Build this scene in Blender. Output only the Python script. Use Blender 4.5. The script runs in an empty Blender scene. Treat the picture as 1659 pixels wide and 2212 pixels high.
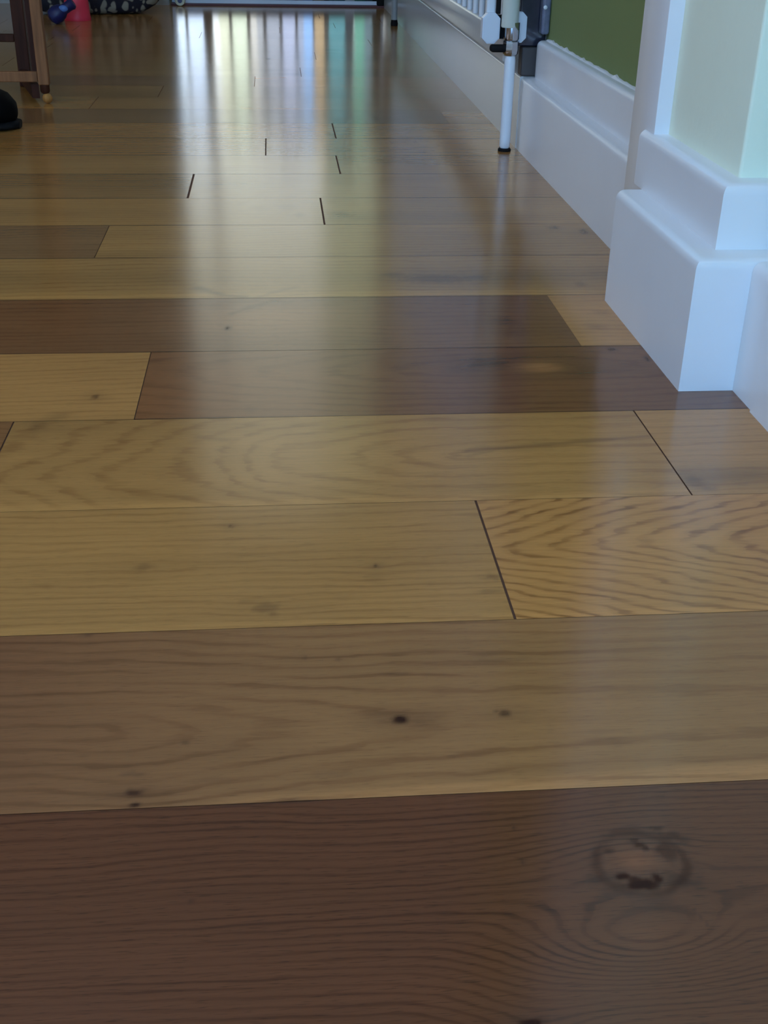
import bpy, bmesh, math, random
import numpy as np
from mathutils import Vector, Matrix

random.seed(7)
rng = np.random.RandomState(11)
C = bpy.context.scene.collection
S = bpy.context.scene

# ------------------------------------------------------------------ camera
cam_d = bpy.data.cameras.new('camera')
cam = bpy.data.objects.new('camera', cam_d)
C.objects.link(cam)
r_ = Vector((0.9961162, -0.08626114, 0.01765053))
u_ = Vector((0.02508239, 0.47016179, 0.88222376))
f_ = Vector((0.08440024, 0.87835466, -0.47049941))
cam.matrix_world = Matrix(((r_.x, u_.x, -f_.x, 0), (r_.y, u_.y, -f_.y, 0),
                           (r_.z, u_.z, -f_.z, 0.37915), (0, 0, 0, 1)))
cam_d.sensor_width = 36
cam_d.lens = 2532.18 / 2212 * 36
cam_d.clip_start = 0.01
S.camera = cam

# ------------------------------------------------------------------ world, light, exposure
S.view_settings.view_transform = 'Standard'
S.view_settings.look = 'None'
S.view_settings.gamma = 1
S.view_settings.use_curve_mapping = False
S.view_settings.exposure = -0.42
w = bpy.data.worlds.new('daylight')
S.world = w
w.use_nodes = True
bg = w.node_tree.nodes['Background']
bg.inputs[0].default_value = (0.86, 0.93, 1.0, 1)
bg.inputs[1].default_value = 5.4
# overcast sky: dim ground, bright band near the horizon, dimmer above
_nt = w.node_tree
_tc = _nt.nodes.new('ShaderNodeTexCoord')
_sp = _nt.nodes.new('ShaderNodeSeparateXYZ')
_rp = _nt.nodes.new('ShaderNodeValToRGB')
_rp.color_ramp.elements[0].position = 0.0
_rp.color_ramp.elements[0].color = (0.45, 0.48, 0.48, 1)
_rp.color_ramp.elements[1].position = 0.09
_rp.color_ramp.elements[1].color = (1.75, 1.90, 2.0, 1)
_e = _rp.color_ramp.elements.new(0.175)
_e.color = (0.52, 0.54, 0.50, 1)
_e = _rp.color_ramp.elements.new(0.24)
_e.color = (0.29, 0.31, 0.27, 1)
_e = _rp.color_ramp.elements.new(0.36)
_e.color = (0.27, 0.28, 0.23, 1)
_nt.links.new(_tc.outputs['Generated'], _sp.inputs[0])
_nt.links.new(_sp.outputs['Z'], _rp.inputs[0])
_nt.links.new(_rp.outputs[0], bg.inputs[0])


def area(name, loc, rot, sx, sy, power, col, portal=False, spread=180):
    l = bpy.data.lights.new(name, 'AREA')
    l.shape = 'RECTANGLE'
    l.size, l.size_y = sx, sy
    l.energy = power
    l.color = col
    l.spread = math.radians(spread)
    l.cycles.is_portal = portal
    o = bpy.data.objects.new(name, l)
    o.location = loc
    o.rotation_euler = rot
    C.objects.link(o)
    return o


# daylight entering through the window behind the photographer
area('window_daylight', (-0.62, -2.36, 1.30), (math.radians(90), 0, 0), 1.8, 1.2, 92, (0.155, 0.46, 0.96))
area('added_side_fill', (-1.93, 1.25, 1.35), (0, math.radians(-90), 0), 0.9, 1.1, 10.5, (0.62, 0.66, 1.0))  # added fill light for left-facing surfaces, no such window in view
# portals where the sky shines in
area('door_portal', (0.04, 4.515, 1.03), (math.radians(-90), 0, 0), 0.68, 1.96, 1, (1, 1, 1), portal=True)

# ------------------------------------------------------------------ helpers


def lin(c):
    return tuple((v / 12.92 if v <= 0.04045 else ((v + 0.055) / 1.055) ** 2.4) for v in [x / 255 for x in c])


def newmat(name):
    m = bpy.data.materials.new(name)
    m.use_nodes = True
    nt = m.node_tree
    return m, nt, nt.nodes['Principled BSDF']


def nd(nt, typ, **kw):
    n = nt.nodes.new(typ)
    for k, v in kw.items():
        setattr(n, k, v)
    return n


def paint(name, col, rough=0.35, var=0.04, scale=9.0, bump=0.05, spec=0.5, metal=0.0, coat=0.0, bscale=120):
    """Plain painted or plastic surface with a little mottling."""
    m, nt, b = newmat(name)
    tc = nd(nt, 'ShaderNodeTexCoord')
    n = nd(nt, 'ShaderNodeTexNoise')
    n.inputs['Scale'].default_value = scale
    n.inputs['Detail'].default_value = 4
    nt.links.new(tc.outputs['Object'], n.inputs['Vector'])
    mr = nd(nt, 'ShaderNodeMapRange')
    mr.inputs['To Min'].default_value = 1 - var
    mr.inputs['To Max'].default_value = 1 + var
    nt.links.new(n.outputs['Fac'], mr.inputs['Value'])
    vm = nd(nt, 'ShaderNodeVectorMath', operation='SCALE')
    vm.inputs[0].default_value = col
    nt.links.new(mr.outputs[0], vm.inputs['Scale'])
    nt.links.new(vm.outputs[0], b.inputs['Base Color'])
    b.inputs['Roughness'].default_value = rough
    b.inputs['Metallic'].default_value = metal
    b.inputs['Specular IOR Level'].default_value = spec
    b.inputs['Coat Weight'].default_value = coat
    if bump:
        n2 = nd(nt, 'ShaderNodeTexNoise')
        n2.inputs['Scale'].default_value = bscale
        nt.links.new(tc.outputs['Object'], n2.inputs['Vector'])
        bp = nd(nt, 'ShaderNodeBump')
        bp.inputs['Strength'].default_value = bump
        bp.inputs['Distance'].default_value = 0.002
        nt.links.new(n2.outputs['Fac'], bp.inputs['Height'])
        nt.links.new(bp.outputs[0], b.inputs['Normal'])
    return m


def link(name, bm, mat, parent=None, smooth=False):
    me = bpy.data.meshes.new(name)
    bmesh.ops.recalc_face_normals(bm, faces=bm.faces)
    bm.to_mesh(me)
    bm.free()
    if smooth:
        for p in me.polygons:
            p.use_smooth = True
        try:
            me.set_sharp_from_angle(angle=math.radians(40))
        except Exception:
            pass
    o = bpy.data.objects.new(name, me)
    me.materials.append(mat)
    C.objects.link(o)
    if parent:
        o.parent = parent
    return o


def struct(name, bm, mat, smooth=False, parent=None):
    o = link(name, bm, mat, parent, smooth)
    if not parent:
        o['kind'] = 'structure'
    return o


def box(bm, x0, x1, y0, y1, z0, z1, bev=0.0, sel=None, seg=4):
    vs = [bm.verts.new((x, y, z)) for x in (x0, x1) for y in (y0, y1) for z in (z0, z1)]
    q = [(0, 1, 3, 2), (4, 6, 7, 5), (0, 4, 5, 1), (2, 3, 7, 6), (0, 2, 6, 4), (1, 5, 7, 3)]
    fs = [bm.faces.new([vs[i] for i in f]) for f in q]
    if bev:
        es = set()
        for f in fs:
            for e in f.edges:
                if sel is None or sel((e.verts[0].co + e.verts[1].co) / 2, e):
                    es.add(e)
        bmesh.ops.bevel(bm, geom=list(es), offset=bev, segments=seg, profile=0.5, affect='EDGES')
    return bm


def lathe(bm, prof, n=24, c=(0, 0, 0), M=None):
    rings = []
    for r, z in prof:
        ring = []
        for i in range(n):
            a = 2 * math.pi * i / n
            v = Vector((r * math.cos(a), r * math.sin(a), z))
            if M is not None:
                v = M @ v
            ring.append(bm.verts.new(v + Vector(c)))
        rings.append(ring)
    for a, b in zip(rings, rings[1:]):
        for i in range(n):
            bm.faces.new((a[i], a[(i + 1) % n], b[(i + 1) % n], b[i]))
    bm.faces.new(list(reversed(rings[0])))
    bm.faces.new(rings[-1])
    return bm


def empty(name, loc, label, cat, group=None):
    o = bpy.data.objects.new(name, None)
    o.location = loc
    o.empty_display_size = 0.05
    C.objects.link(o)
    o['label'] = label
    o['category'] = cat
    if group:
        o['group'] = group
    return o


# ------------------------------------------------------------------ materials
WHITE = (0.80, 0.80, 0.80)
M_gloss = paint('white_gloss_paint', (0.88, 0.86, 0.85), rough=0.32, var=0.025, scale=14, bump=0.04)
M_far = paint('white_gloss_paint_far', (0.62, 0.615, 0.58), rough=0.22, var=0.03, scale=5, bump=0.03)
M_cream = paint('cream_emulsion', (0.87, 0.90, 0.70), rough=0.75, var=0.02, scale=30, bump=0.15, spec=0.3)
M_green = paint('green_emulsion', (0.22, 0.27, 0.10), rough=0.7, var=0.05, scale=6, bump=0.12, spec=0.3)
M_wall = paint('plain_wall', (0.74, 0.68, 0.64), rough=0.8, var=0.03, scale=4)
M_ceil = paint('ceiling_white', (0.82, 0.82, 0.82), rough=0.8)
M_white = paint('white_enamel', (0.80, 0.82, 0.84), rough=0.25, var=0.02)
M_plastic = paint('white_plastic', (0.72, 0.75, 0.80), rough=0.4, var=0.02)
M_cap = paint('ivory_tube', (0.70, 0.72, 0.62), rough=0.35, var=0.02)
M_chrome = paint('chrome', (0.55, 0.57, 0.60), rough=0.12, var=0.02, metal=1.0, bump=0)
M_black = paint('black_rubber', (0.010, 0.009, 0.009), rough=0.7, var=0.1, spec=0.12)
M_shoe = paint('black_leather', (0.003, 0.0022, 0.002), rough=0.8, var=0.2, spec=0.08)
M_gap = paint('dark_gap', (0.17, 0.065, 0.03), rough=0.9)
M_pink = paint('pink_plastic', (0.90, 0.045, 0.085), rough=0.45, var=0.04)
M_navy = paint('navy_plastic', (0.012, 0.014, 0.09), rough=0.4, var=0.1)
M_lblue = paint('light_blue_plastic', (0.10, 0.22, 0.55), rough=0.4, var=0.05)
M_red = paint('red_threshold', (0.10, 0.012, 0.012), rough=0.5, var=0.2)
M_upvc = paint('white_upvc', (0.74, 0.80, 0.86), rough=0.3, var=0.02)
M_ivory = paint('cream_plastic', (0.75, 0.70, 0.50), rough=0.4)
M_grey = paint('grey_frame', (0.30, 0.32, 0.33), rough=0.5)
M_clear = paint('smoky_plastic', (0.030, 0.028, 0.045), rough=0.2, var=0.4, scale=60, coat=0.6)


def floor_material():
    m, nt, b = newmat('oak_boards')
    L = nt.links.new

    def at(n):
        a = nd(nt, 'ShaderNodeAttribute')
        a.attribute_name = n
        return a

    def math_(op, a, b_=None, c_=None):
        n = nd(nt, 'ShaderNodeMath', operation=op)
        for i, v in enumerate((a, b_, c_)):
            if v is None:
                continue
            if isinstance(v, (int, float)):
                n.inputs[i].default_value = v
            else:
                L(v, n.inputs[i])
        return n.outputs[0]
    tc = nd(nt, 'ShaderNodeTexCoord')

    def noise(sx, sy, detail=2, rough=0.5, off=0.0):
        mp = nd(nt, 'ShaderNodeMapping')
        mp.inputs['Scale'].default_value = (sx, sy, 1)
        mp.inputs['Location'].default_value = (off, off * 1.7, off)
        L(tc.outputs['Object'], mp.inputs['Vector'])
        n = nd(nt, 'ShaderNodeTexNoise')
        n.inputs['Scale'].default_value = 1
        n.inputs['Detail'].default_value = detail
        n.inputs['Roughness'].default_value = rough
        L(mp.outputs[0], n.inputs['Vector'])
        return n.outputs['Fac']
    g = at('g').outputs['Fac']
    par = at('par')
    sep = nd(nt, 'ShaderNodeSeparateColor')
    L(par.outputs['Color'], sep.inputs[0])
    amp = sep.outputs[0]
    dk = sep.outputs[1]
    pore = sep.outputs[2]
    fine = par.outputs['Alpha']
    warp = math_('MULTIPLY', noise(30, 150, 2), 0.8)
    ph = math_('FRACT', math_('ADD', g, warp))
    ramp = nd(nt, 'ShaderNodeValToRGB')
    cr = ramp.color_ramp
    cr.interpolation = 'EASE'
    cr.elements[0].position = 0.0
    cr.elements[0].color = (0.25, 0.25, 0.25, 1)
    cr.elements[1].position = 0.22
    cr.elements[1].color = (0, 0, 0, 1)
    for p, v in ((0.55, 0.10), (0.80, 0.9), (0.90, 0.9), (1.0, 0.25)):
        e = cr.elements.new(p)
        e.color = (v, v, v, 1)
    L(ph, ramp.inputs[0])
    mod = noise(7, 85, 2, off=4.0)
    modr = nd(nt, 'ShaderNodeMapRange')
    modr.inputs['From Min'].default_value = 0.3
    modr.inputs['From Max'].default_value = 0.7
    modr.inputs['To Min'].default_value = 0.15
    modr.inputs['To Max'].default_value = 1.25
    L(mod, modr.inputs['Value'])
    ring = math_('MULTIPLY', math_('MULTIPLY', ramp.outputs[0], amp), modr.outputs[0])
    # long fibres and short open pores
    fib = noise(14, 420, 3, 0.6, off=2.0)
    fibm = math_('ADD', 1.0, math_('MULTIPLY', math_('MULTIPLY', math_('SUBTRACT', fib, 0.5), 0.34), fine))
    por = noise(95, 1250, 2, 0.5, off=7.0)
    pr = nd(nt, 'ShaderNodeMapRange')
    pr.inputs['From Min'].default_value = 0.56
    pr.inputs['From Max'].default_value = 0.72
    pr.inputs['To Min'].default_value = 0
    pr.inputs['To Max'].default_value = 0.38
    L(por, pr.inputs['Value'])
    porem = math_('SUBTRACT', 1.0, math_('MULTIPLY', math_('MULTIPLY', pr.outputs[0], pore), fine))
    blot = math_('MULTIPLY_ADD', noise(3.2, 17, 2, 0.5, off=9.0), 0.36, 0.82)
    k = math_('MULTIPLY', math_('MULTIPLY', math_('SUBTRACT', 1.0, ring), fibm), math_('MULTIPLY', porem, blot))
    sc = nd(nt, 'ShaderNodeVectorMath', operation='SCALE')
    L(at('tone').outputs['Color'], sc.inputs[0])
    L(k, sc.inputs['Scale'])
    # latewood is a little redder than earlywood
    mixr = nd(nt, 'ShaderNodeMix', data_type='RGBA', blend_type='MULTIPLY')
    L(ring, mixr.inputs['Factor'])
    L(sc.outputs[0], mixr.inputs['A'])
    mixr.inputs['B'].default_value = (1.0, 0.76, 0.58, 1)
    mixd = nd(nt, 'ShaderNodeMix', data_type='RGBA')
    L(dk, mixd.inputs['Factor'])
    L(mixr.outputs['Result'], mixd.inputs['A'])
    mixd.inputs['B'].default_value = (0.040, 0.015, 0.010, 1)
    L(mixd.outputs['Result'], b.inputs['Base Color'])
    ro = nd(nt, 'ShaderNodeMapRange')
    ro.inputs['To Min'].default_value = ROUGH - 0.03
    ro.inputs['To Max'].default_value = ROUGH + 0.04
    L(noise(30, 60, 3, off=3.0), ro.inputs['Value'])
    L(ro.outputs[0], b.inputs['Roughness'])
    b.inputs['IOR'].default_value = 1.58
    # open knots and holes hold no lacquer
    so = nd(nt, 'ShaderNodeMapRange')
    so.inputs['From Min'].default_value = 0.30
    so.inputs['From Max'].default_value = 0.85
    so.inputs['To Min'].default_value = 0.5
    so.inputs['To Max'].default_value = 0.08
    L(dk, so.inputs['Value'])
    L(so.outputs[0], b.inputs['Specular IOR Level'])
    bp = nd(nt, 'ShaderNodeBump')
    bp.inputs['Strength'].default_value = 0.045
    bp.inputs['Distance'].default_value = 0.0006
    hh = math_('ADD', math_('MULTIPLY', noise(18, 26, 2, off=5.0), 1.0), math_('MULTIPLY', fib, 0.015))
    L(math_('MULTIPLY', hh, fine), bp.inputs['Height'])
    L(bp.outputs[0], b.inputs['Normal'])
    return m


ROUGH = 0.165


def timber(name, col, rough=0.6):
    m, nt, b = newmat(name)
    b.inputs['Specular IOR Level'].default_value = 0.15
    tc = nd(nt, 'ShaderNodeTexCoord')
    mp = nd(nt, 'ShaderNodeMapping')
    mp.inputs['Scale'].default_value = (60, 60, 6)
    n = nd(nt, 'ShaderNodeTexNoise')
    n.inputs['Scale'].default_value = 1.5
    n.inputs['Detail'].default_value = 4
    nt.links.new(tc.outputs['Object'], mp.inputs[0])
    nt.links.new(mp.outputs[0], n.inputs['Vector'])
    r = nd(nt, 'ShaderNodeValToRGB')
    r.color_ramp.elements[0].color = (*[c * 0.6 for c in col], 1)
    r.color_ramp.elements[0].position = 0.3
    r.color_ramp.elements[1].color = (*[c * 1.2 for c in col], 1)
    r.color_ramp.elements[1].position = 0.7
    nt.links.new(n.outputs['Fac'], r.inputs[0])
    nt.links.new(r.outputs[0], b.inputs['Base Color'])
    b.inputs['Roughness'].default_value = rough
    return m


# ------------------------------------------------------------------ the boarded floor
def vnoise(x, y, seed):
    """smooth value noise on arrays, range -1..1"""
    r = np.random.RandomState(seed)
    T = r.rand(64, 64) * 2 - 1
    xi = np.floor(x).astype(int)
    yi = np.floor(y).astype(int)
    fx = x - xi
    fy = y - yi
    fx = fx * fx * (3 - 2 * fx)
    fy = fy * fy * (3 - 2 * fy)
    a = T[xi % 64, yi % 64]
    b = T[(xi + 1) % 64, yi % 64]
    c = T[xi % 64, (yi + 1) % 64]
    d = T[(xi + 1) % 64, (yi + 1) % 64]
    return (a * (1 - fx) + b * fx) * (1 - fy) + (c * (1 - fx) + d * fx) * fy


SEAM = [0.4228, 0.5700, 0.7215, 0.8745, 1.0285, 1.1850, 1.3370, 1.4825, 1.6270, 1.7790, 1.9140, 2.0570, 2.2000, 2.3440]
seams = list(SEAM)
while seams[-1] < 4.6:
    seams.append(seams[-1] + 0.147)
y = 0.4228
pre = []
while y > -2.4:
    y -= 0.150
    pre.insert(0, y)
seams = pre + seams
I0 = len(pre)          # index of SEAM[0]

LT = (0.551, 0.241, 0.064)
MD = (0.460, 0.196, 0.052)
YL = (0.513, 0.227, 0.061)
DK = (0.229, 0.080, 0.025)
DM = (0.321, 0.125, 0.039)
RD = (0.229, 0.076, 0.023)
GR = (0.330, 0.150, 0.049)
XL, XR = -1.95, 0.47


# per row k (between SEAM[k] and SEAM[k+1]):  list of boards  (x_right_end, tone, ring amplitude, ring kind, params)
def default_board(k, j):
    t = [LT, MD, YL, MD, MD, YL][rng.randint(0, 6)]
    t = tuple(c * q for c, q in zip(t, (0.80, 0.86, 0.80)))
    return t, 0.15 + 0.12 * rng.rand()


ROWS = {
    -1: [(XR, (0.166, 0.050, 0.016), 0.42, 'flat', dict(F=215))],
    0: [(XR, (0.380, 0.179, 0.061), 0.28, 'tipR', dict(F=110, x0=-0.10, y0=0.4797, w=0.040, s=0.10))],
    1: [(0.1337, YL, 0.20, 'flat', dict(F=120)), (XR, (0.605, 0.251, 0.066), 0.46, 'vee', dict(F=34, x0=0.13, y0=0.6455, k=0.50))],
    2: [(-0.212, DM, 0.22, 'flat', dict(F=120)), (0.290, YL, 0.24, 'tipL', dict(F=66, x0=0.150, y0=0.797, t=0.42)), (XR, LT, 0.15, 'flat', dict(F=90))],
    3: [(-0.118, LT, 0.20, 'flat', dict(F=100)), (XR, DK, 0.25, 'oval', dict(F=80, x0=0.235, y0=0.9777, t=0.2))],
    4: [(0.283, (0.248, 0.095, 0.031), 0.2, 'flat', dict(F=90)), (XR, LT, 0.15, 'flat', dict(F=80))],
    5: [(XR, YL, 0.22, 'flat', dict(F=80))],
    6: [(-0.209, (0.307, 0.132, 0.044), 0.15, 'flat', dict(F=90)), (XR, YL, 0.2, 'flat', dict(F=90))],
    7: [(0.0596, LT, 0.15, 'flat', dict(F=90)), (XR, YL, 0.2, 'flat', dict(F=90))],
    8: [(-0.121, (0.393, 0.173, 0.049), 0.2, 'flat', dict(F=80)), (XR, MD, 0.2, 'flat', dict(F=80))],
    9: [(0.0955, YL, 0.15, 'flat', dict(F=80)), (XR, MD, 0.2, 'flat', dict(F=80))],
    10: [(-0.0158, MD, 0.2, 'flat', dict(F=70)), (XR, MD, 0.2, 'flat', dict(F=80))],
    11: [(0.103, MD, 0.2, 'flat', dict(F=70)), (XR, LT, 0.2, 'flat', dict(F=80))],
    12: [(0.3175, (0.329, 0.147, 0.049), 0.2, 'flat', dict(F=70)), (XR, MD, 0.2, 'flat', dict(F=70))],
    15: [(-0.0415, GR, 0.2, 'flat', dict(F=70)), (XR, MD, 0.2, 'flat', dict(F=70))],
}

# knots and marks: x, y, rx, ry, darkness, grain push
MARKS = [
    (0.0569, 0.481, 0.0041, 0.0034, 0.85, 1.2),
    (0.06, 0.4812, 0.00195, 0.0023, 0.5, 0),
    (0.1116, 0.4821, 0.0034, 0.00235, 0.6, 0.9),
    (0.1076, 0.4843, 0.0024, 0.00115, 0.45, 0),
    (0.1177, 0.4821, 0.0063, 0.00195, 0.2, 0),
    (-0.074, 0.4335, 0.0039, 0.0019, 0.7, 0.6),
    (-0.0727, 0.4252, 0.00255, 0.00095, 0.8, 0),
    (-0.0753, 0.447, 0.00575, 0.0017, 0.25, 0),
    (-0.0153, 0.4223, 0.0237, 0.00095, 0.45, 0),
    (0.002, 0.423, 0.00865, 0.00095, 0.55, 0),
    (-0.0124, 0.5915, 0.0093, 0.0061, 0.3, 0.8),
    (-0.0234, 0.5983, 0.0077, 0.0031, 0.2, 0.4),
    (-0.0083, 0.5847, 0.0038, 0.004, 0.3, 0),
    (0.0567, 0.6361, 0.00175, 0.00225, 0.65, 0.3),
    (0.0554, 0.6204, 0.0086, 0.0066, 0.14, 0.4),
    (-0.0891, 0.6427, 0.00635, 0.004, 0.28, 0.4),
    (-0.1472, 0.6239, 0.00835, 0.00325, 0.16, 0.2),
    (0.1287, 0.6185, 0.00465, 0.0033, 0.3, 0),
    (0.1243, 0.6012, 0.0074, 0.00215, 0.25, 0),
    (-0.036, 0.6936, 0.00155, 0.0026, 0.6, 0.2),
    (0.0336, 0.6002, 0.01115, 0.0042, 0.08, 0),
    (-0.0508, 1.0921, 0.0034, 0.0055, 0.97, 0.0),
    (-0.1545, 0.925, 0.0027, 0.00505, 0.62, 0.5),
    (-0.1914, 0.8703, 0.00865, 0.01645, 0.2, 0.3),
    (0.2982, 0.7415, 0.0082, 0.0104, 0.34, 0.3),
    (0.2942, 0.7508, 0.0117, 0.0151, 0.14, 0.3),
    (0.3052, 0.7314, 0.00675, 0.00435, 0.28, 0),
    (0.3267, 0.7415, 0.001, 0.00145, 0.0, 0),
    (0.1738, 1.2479, 0.0435, 0.0155, 0.3, 0.4),
    (0.1265, 1.2614, 0.018, 0.0105, 0.22, 0),
    (0.2128, 1.2503, 0.0206, 0.0104, 0.26, 0),
    (0.3286, 1.2231, 0.00615, 0.01005, 0.22, 0.3),
    (0.3357, 0.9925, 0.00215, 0.0059, 0.7, 0),
    (0.3097, 1.0191, 0.0053, 0.0037, 0.6, 0),
    (0.3514, 1.4625, 0.00835, 0.0114, 0.35, 0.3),
    (0.3853, 1.4437, 0.00595, 0.01345, 0.4, 0.3),
    (0.0853, 1.5356, 0.01695, 0.0147, 0.3, 0.3),
    (0.0133, 1.5767, 0.01475, 0.0179, 0.14, 0.2),
    (0.0296, 1.534, 0.0084, 0.01705, 0.16, 0.2),
    (-0.0235, 1.5695, 0.0159, 0.01265, 0.12, 0.2),
    (-0.0094, 3.0808, 0.00455, 0.0174, 0.8, 0),
    (0.0544, 2.8271, 0.04205, 0.02225, 0.25, 0),
    (-0.0819, 2.2052, 0.01155, 0.0117, 0.35, 0),
    (-0.1424, 2.1812, 0.0179, 0.00915, 0.3, 0),
    (0.1511, 3.2751, 0.0219, 0.0196, 0.3, 0),
    (0.1871, 2.2579, 0.00515, 0.01965, 0.35, 0),
    (0.0849, 1.053, 0.02635, 0.0128, 0.1, 0.3),
    (0.2224, 1.1017, 0.0139, 0.01395, 0.2, 0.2),
    (0.1328, 1.129, 0.01405, 0.01155, 0.12, 0.2),
    (0.2254, 1.0674, 0.01805, 0.0159, 0.12, 0),
    (0.3274, 1.1269, 0.00955, 0.00875, 0.15, 0),
    (0.1009, 0.3985, 0.00105, 0.0012, 0.5, 0),
    (0.1011, 0.3771, 0.0012, 0.00165, 0.4, 0),
    (-0.0436, 0.3643, 0.00135, 0.001, 0.4, 0),
    (0.0886, 0.2941, 0.00595, 0.0028, 0.9, 0.3),
    (0.0274, 0.536, 0.00205, 0.0022, 0.3, 0.2),
    (0.0095, 0.5388, 0.00155, 0.00225, 0.25, 0.2),
    (0.0595, 0.5205, 0.00655, 0.0017, 0.22, 0),
    (0.1175, 0.53, 0.0181, 0.0026, 0.16, 0.2),
    (0.1588, 0.4643, 0.0119, 0.0022, 0.12, 0),
    (0.0203, 0.4407, 0.0134, 0.0027, 0.16, 0),
    (-0.0524, 0.4688, 0.00185, 0.00145, 0.3, 0),
    (-0.1134, 0.5683, 0.00315, 0.0019, 0.3, 0),
    (-0.0397, 0.4403, 0.00885, 0.00195, 0.15, 0),
    (0.312, 1.0847, 0.00925, 0.0082, 0.15, 0),
    (-0.0262, 0.8908, 0.00605, 0.00965, 0.2, 0.2),
    (0.1851, 0.9878, 0.0253, 0.0139, 0.35, 0.3),
    (0.1615, 0.9715, 0.02485, 0.01125, 0.2, 0),
    (0.2656, 0.9673, 0.0209, 0.0158, 0.2, 0),
]
# slanting dark grain streaks: x0,y0,x1,y1,width,dark
STREAKS = [
    (0.1385, 0.8025, 0.2875, 0.8237, 0.00295, 0.36),
    (0.148, 0.8063, 0.203, 0.8104, 0.00505, 0.2),
    (-0.0846, 1.2219, -0.0593, 1.1972, 0.0064, 0.34),
    (-0.0593, 1.1972, -0.0376, 1.1902, 0.0063, 0.32),
    (0.0184, 1.2221, -0.0208, 1.1913, 0.0048, 0.18),
    (-0.048, 1.1351, -0.0276, 1.1564, 0.00585, 0.3),
    (-0.0276, 1.1564, -0.0016, 1.1782, 0.00605, 0.26),
    (-0.0458, 1.1379, -0.0297, 1.1432, 0.00435, 0.2),
    (-0.0064, 1.1723, 0.0054, 1.1688, 0.0061, 0.2),
    (-0.1896, 0.8702, -0.1776, 0.8853, 0.0074, 0.18),
    (-0.0647, 0.8378, -0.0431, 0.8325, 0.00345, 0.2),
    (0.139, 0.7943, 0.158, 0.8016, 0.00245, 0.2),
    (0.1683, 0.3449, 0.1713, 0.3359, 0.0005, 0.4),
]
# broken black and brown pieces of the big knot
KN = [
    (0.1497, 0.3603, 0.0054, 0.00235, 0.95),
    (0.1433, 0.3653, 0.00265, 0.0016, 0.9),
    (0.1477, 0.3629, 0.00325, 0.0021, 0.8),
    (0.1577, 0.363, 0.00185, 0.0021, 0.85),
    (0.1527, 0.3588, 0.0032, 0.00155, 0.8),
    (0.1561, 0.3835, 0.0029, 0.00145, 0.75),
    (0.1541, 0.3872, 0.0019, 0.00115, 0.7),
    (0.1574, 0.3814, 0.00145, 0.0014, 0.75),
    (0.1668, 0.3788, 0.00415, 0.0045, 0.6),
    (0.1717, 0.3883, 0.0055, 0.00235, 0.55),
    (0.1659, 0.3941, 0.00345, 0.0012, 0.6),
    (0.1754, 0.3863, 0.0038, 0.002, 0.45),
    (0.1408, 0.3811, 0.0021, 0.0014, 0.6),
    (0.1517, 0.39, 0.00255, 0.0009, 0.4),
    (0.1632, 0.3889, 0.0017, 0.00145, 0.5),
    (0.1651, 0.3823, 0.00255, 0.00115, 0.6),
    (0.1317, 0.3659, 0.00445, 0.0048, 0.35),
    (0.1377, 0.3574, 0.0052, 0.0026, 0.35),
    (0.1707, 0.3618, 0.00685, 0.00585, 0.32),
    (0.1755, 0.3669, 0.00325, 0.00325, 0.3),
    (0.1521, 0.3512, 0.0087, 0.002, 0.25),
    (0.1853, 0.3649, 0.0082, 0.00375, 0.16),
]


def gauss(X, Y, cx, cy, rx, ry):
    return np.exp(-(((X - cx) / rx) ** 2 + ((Y - cy) / ry) ** 2))


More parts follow.
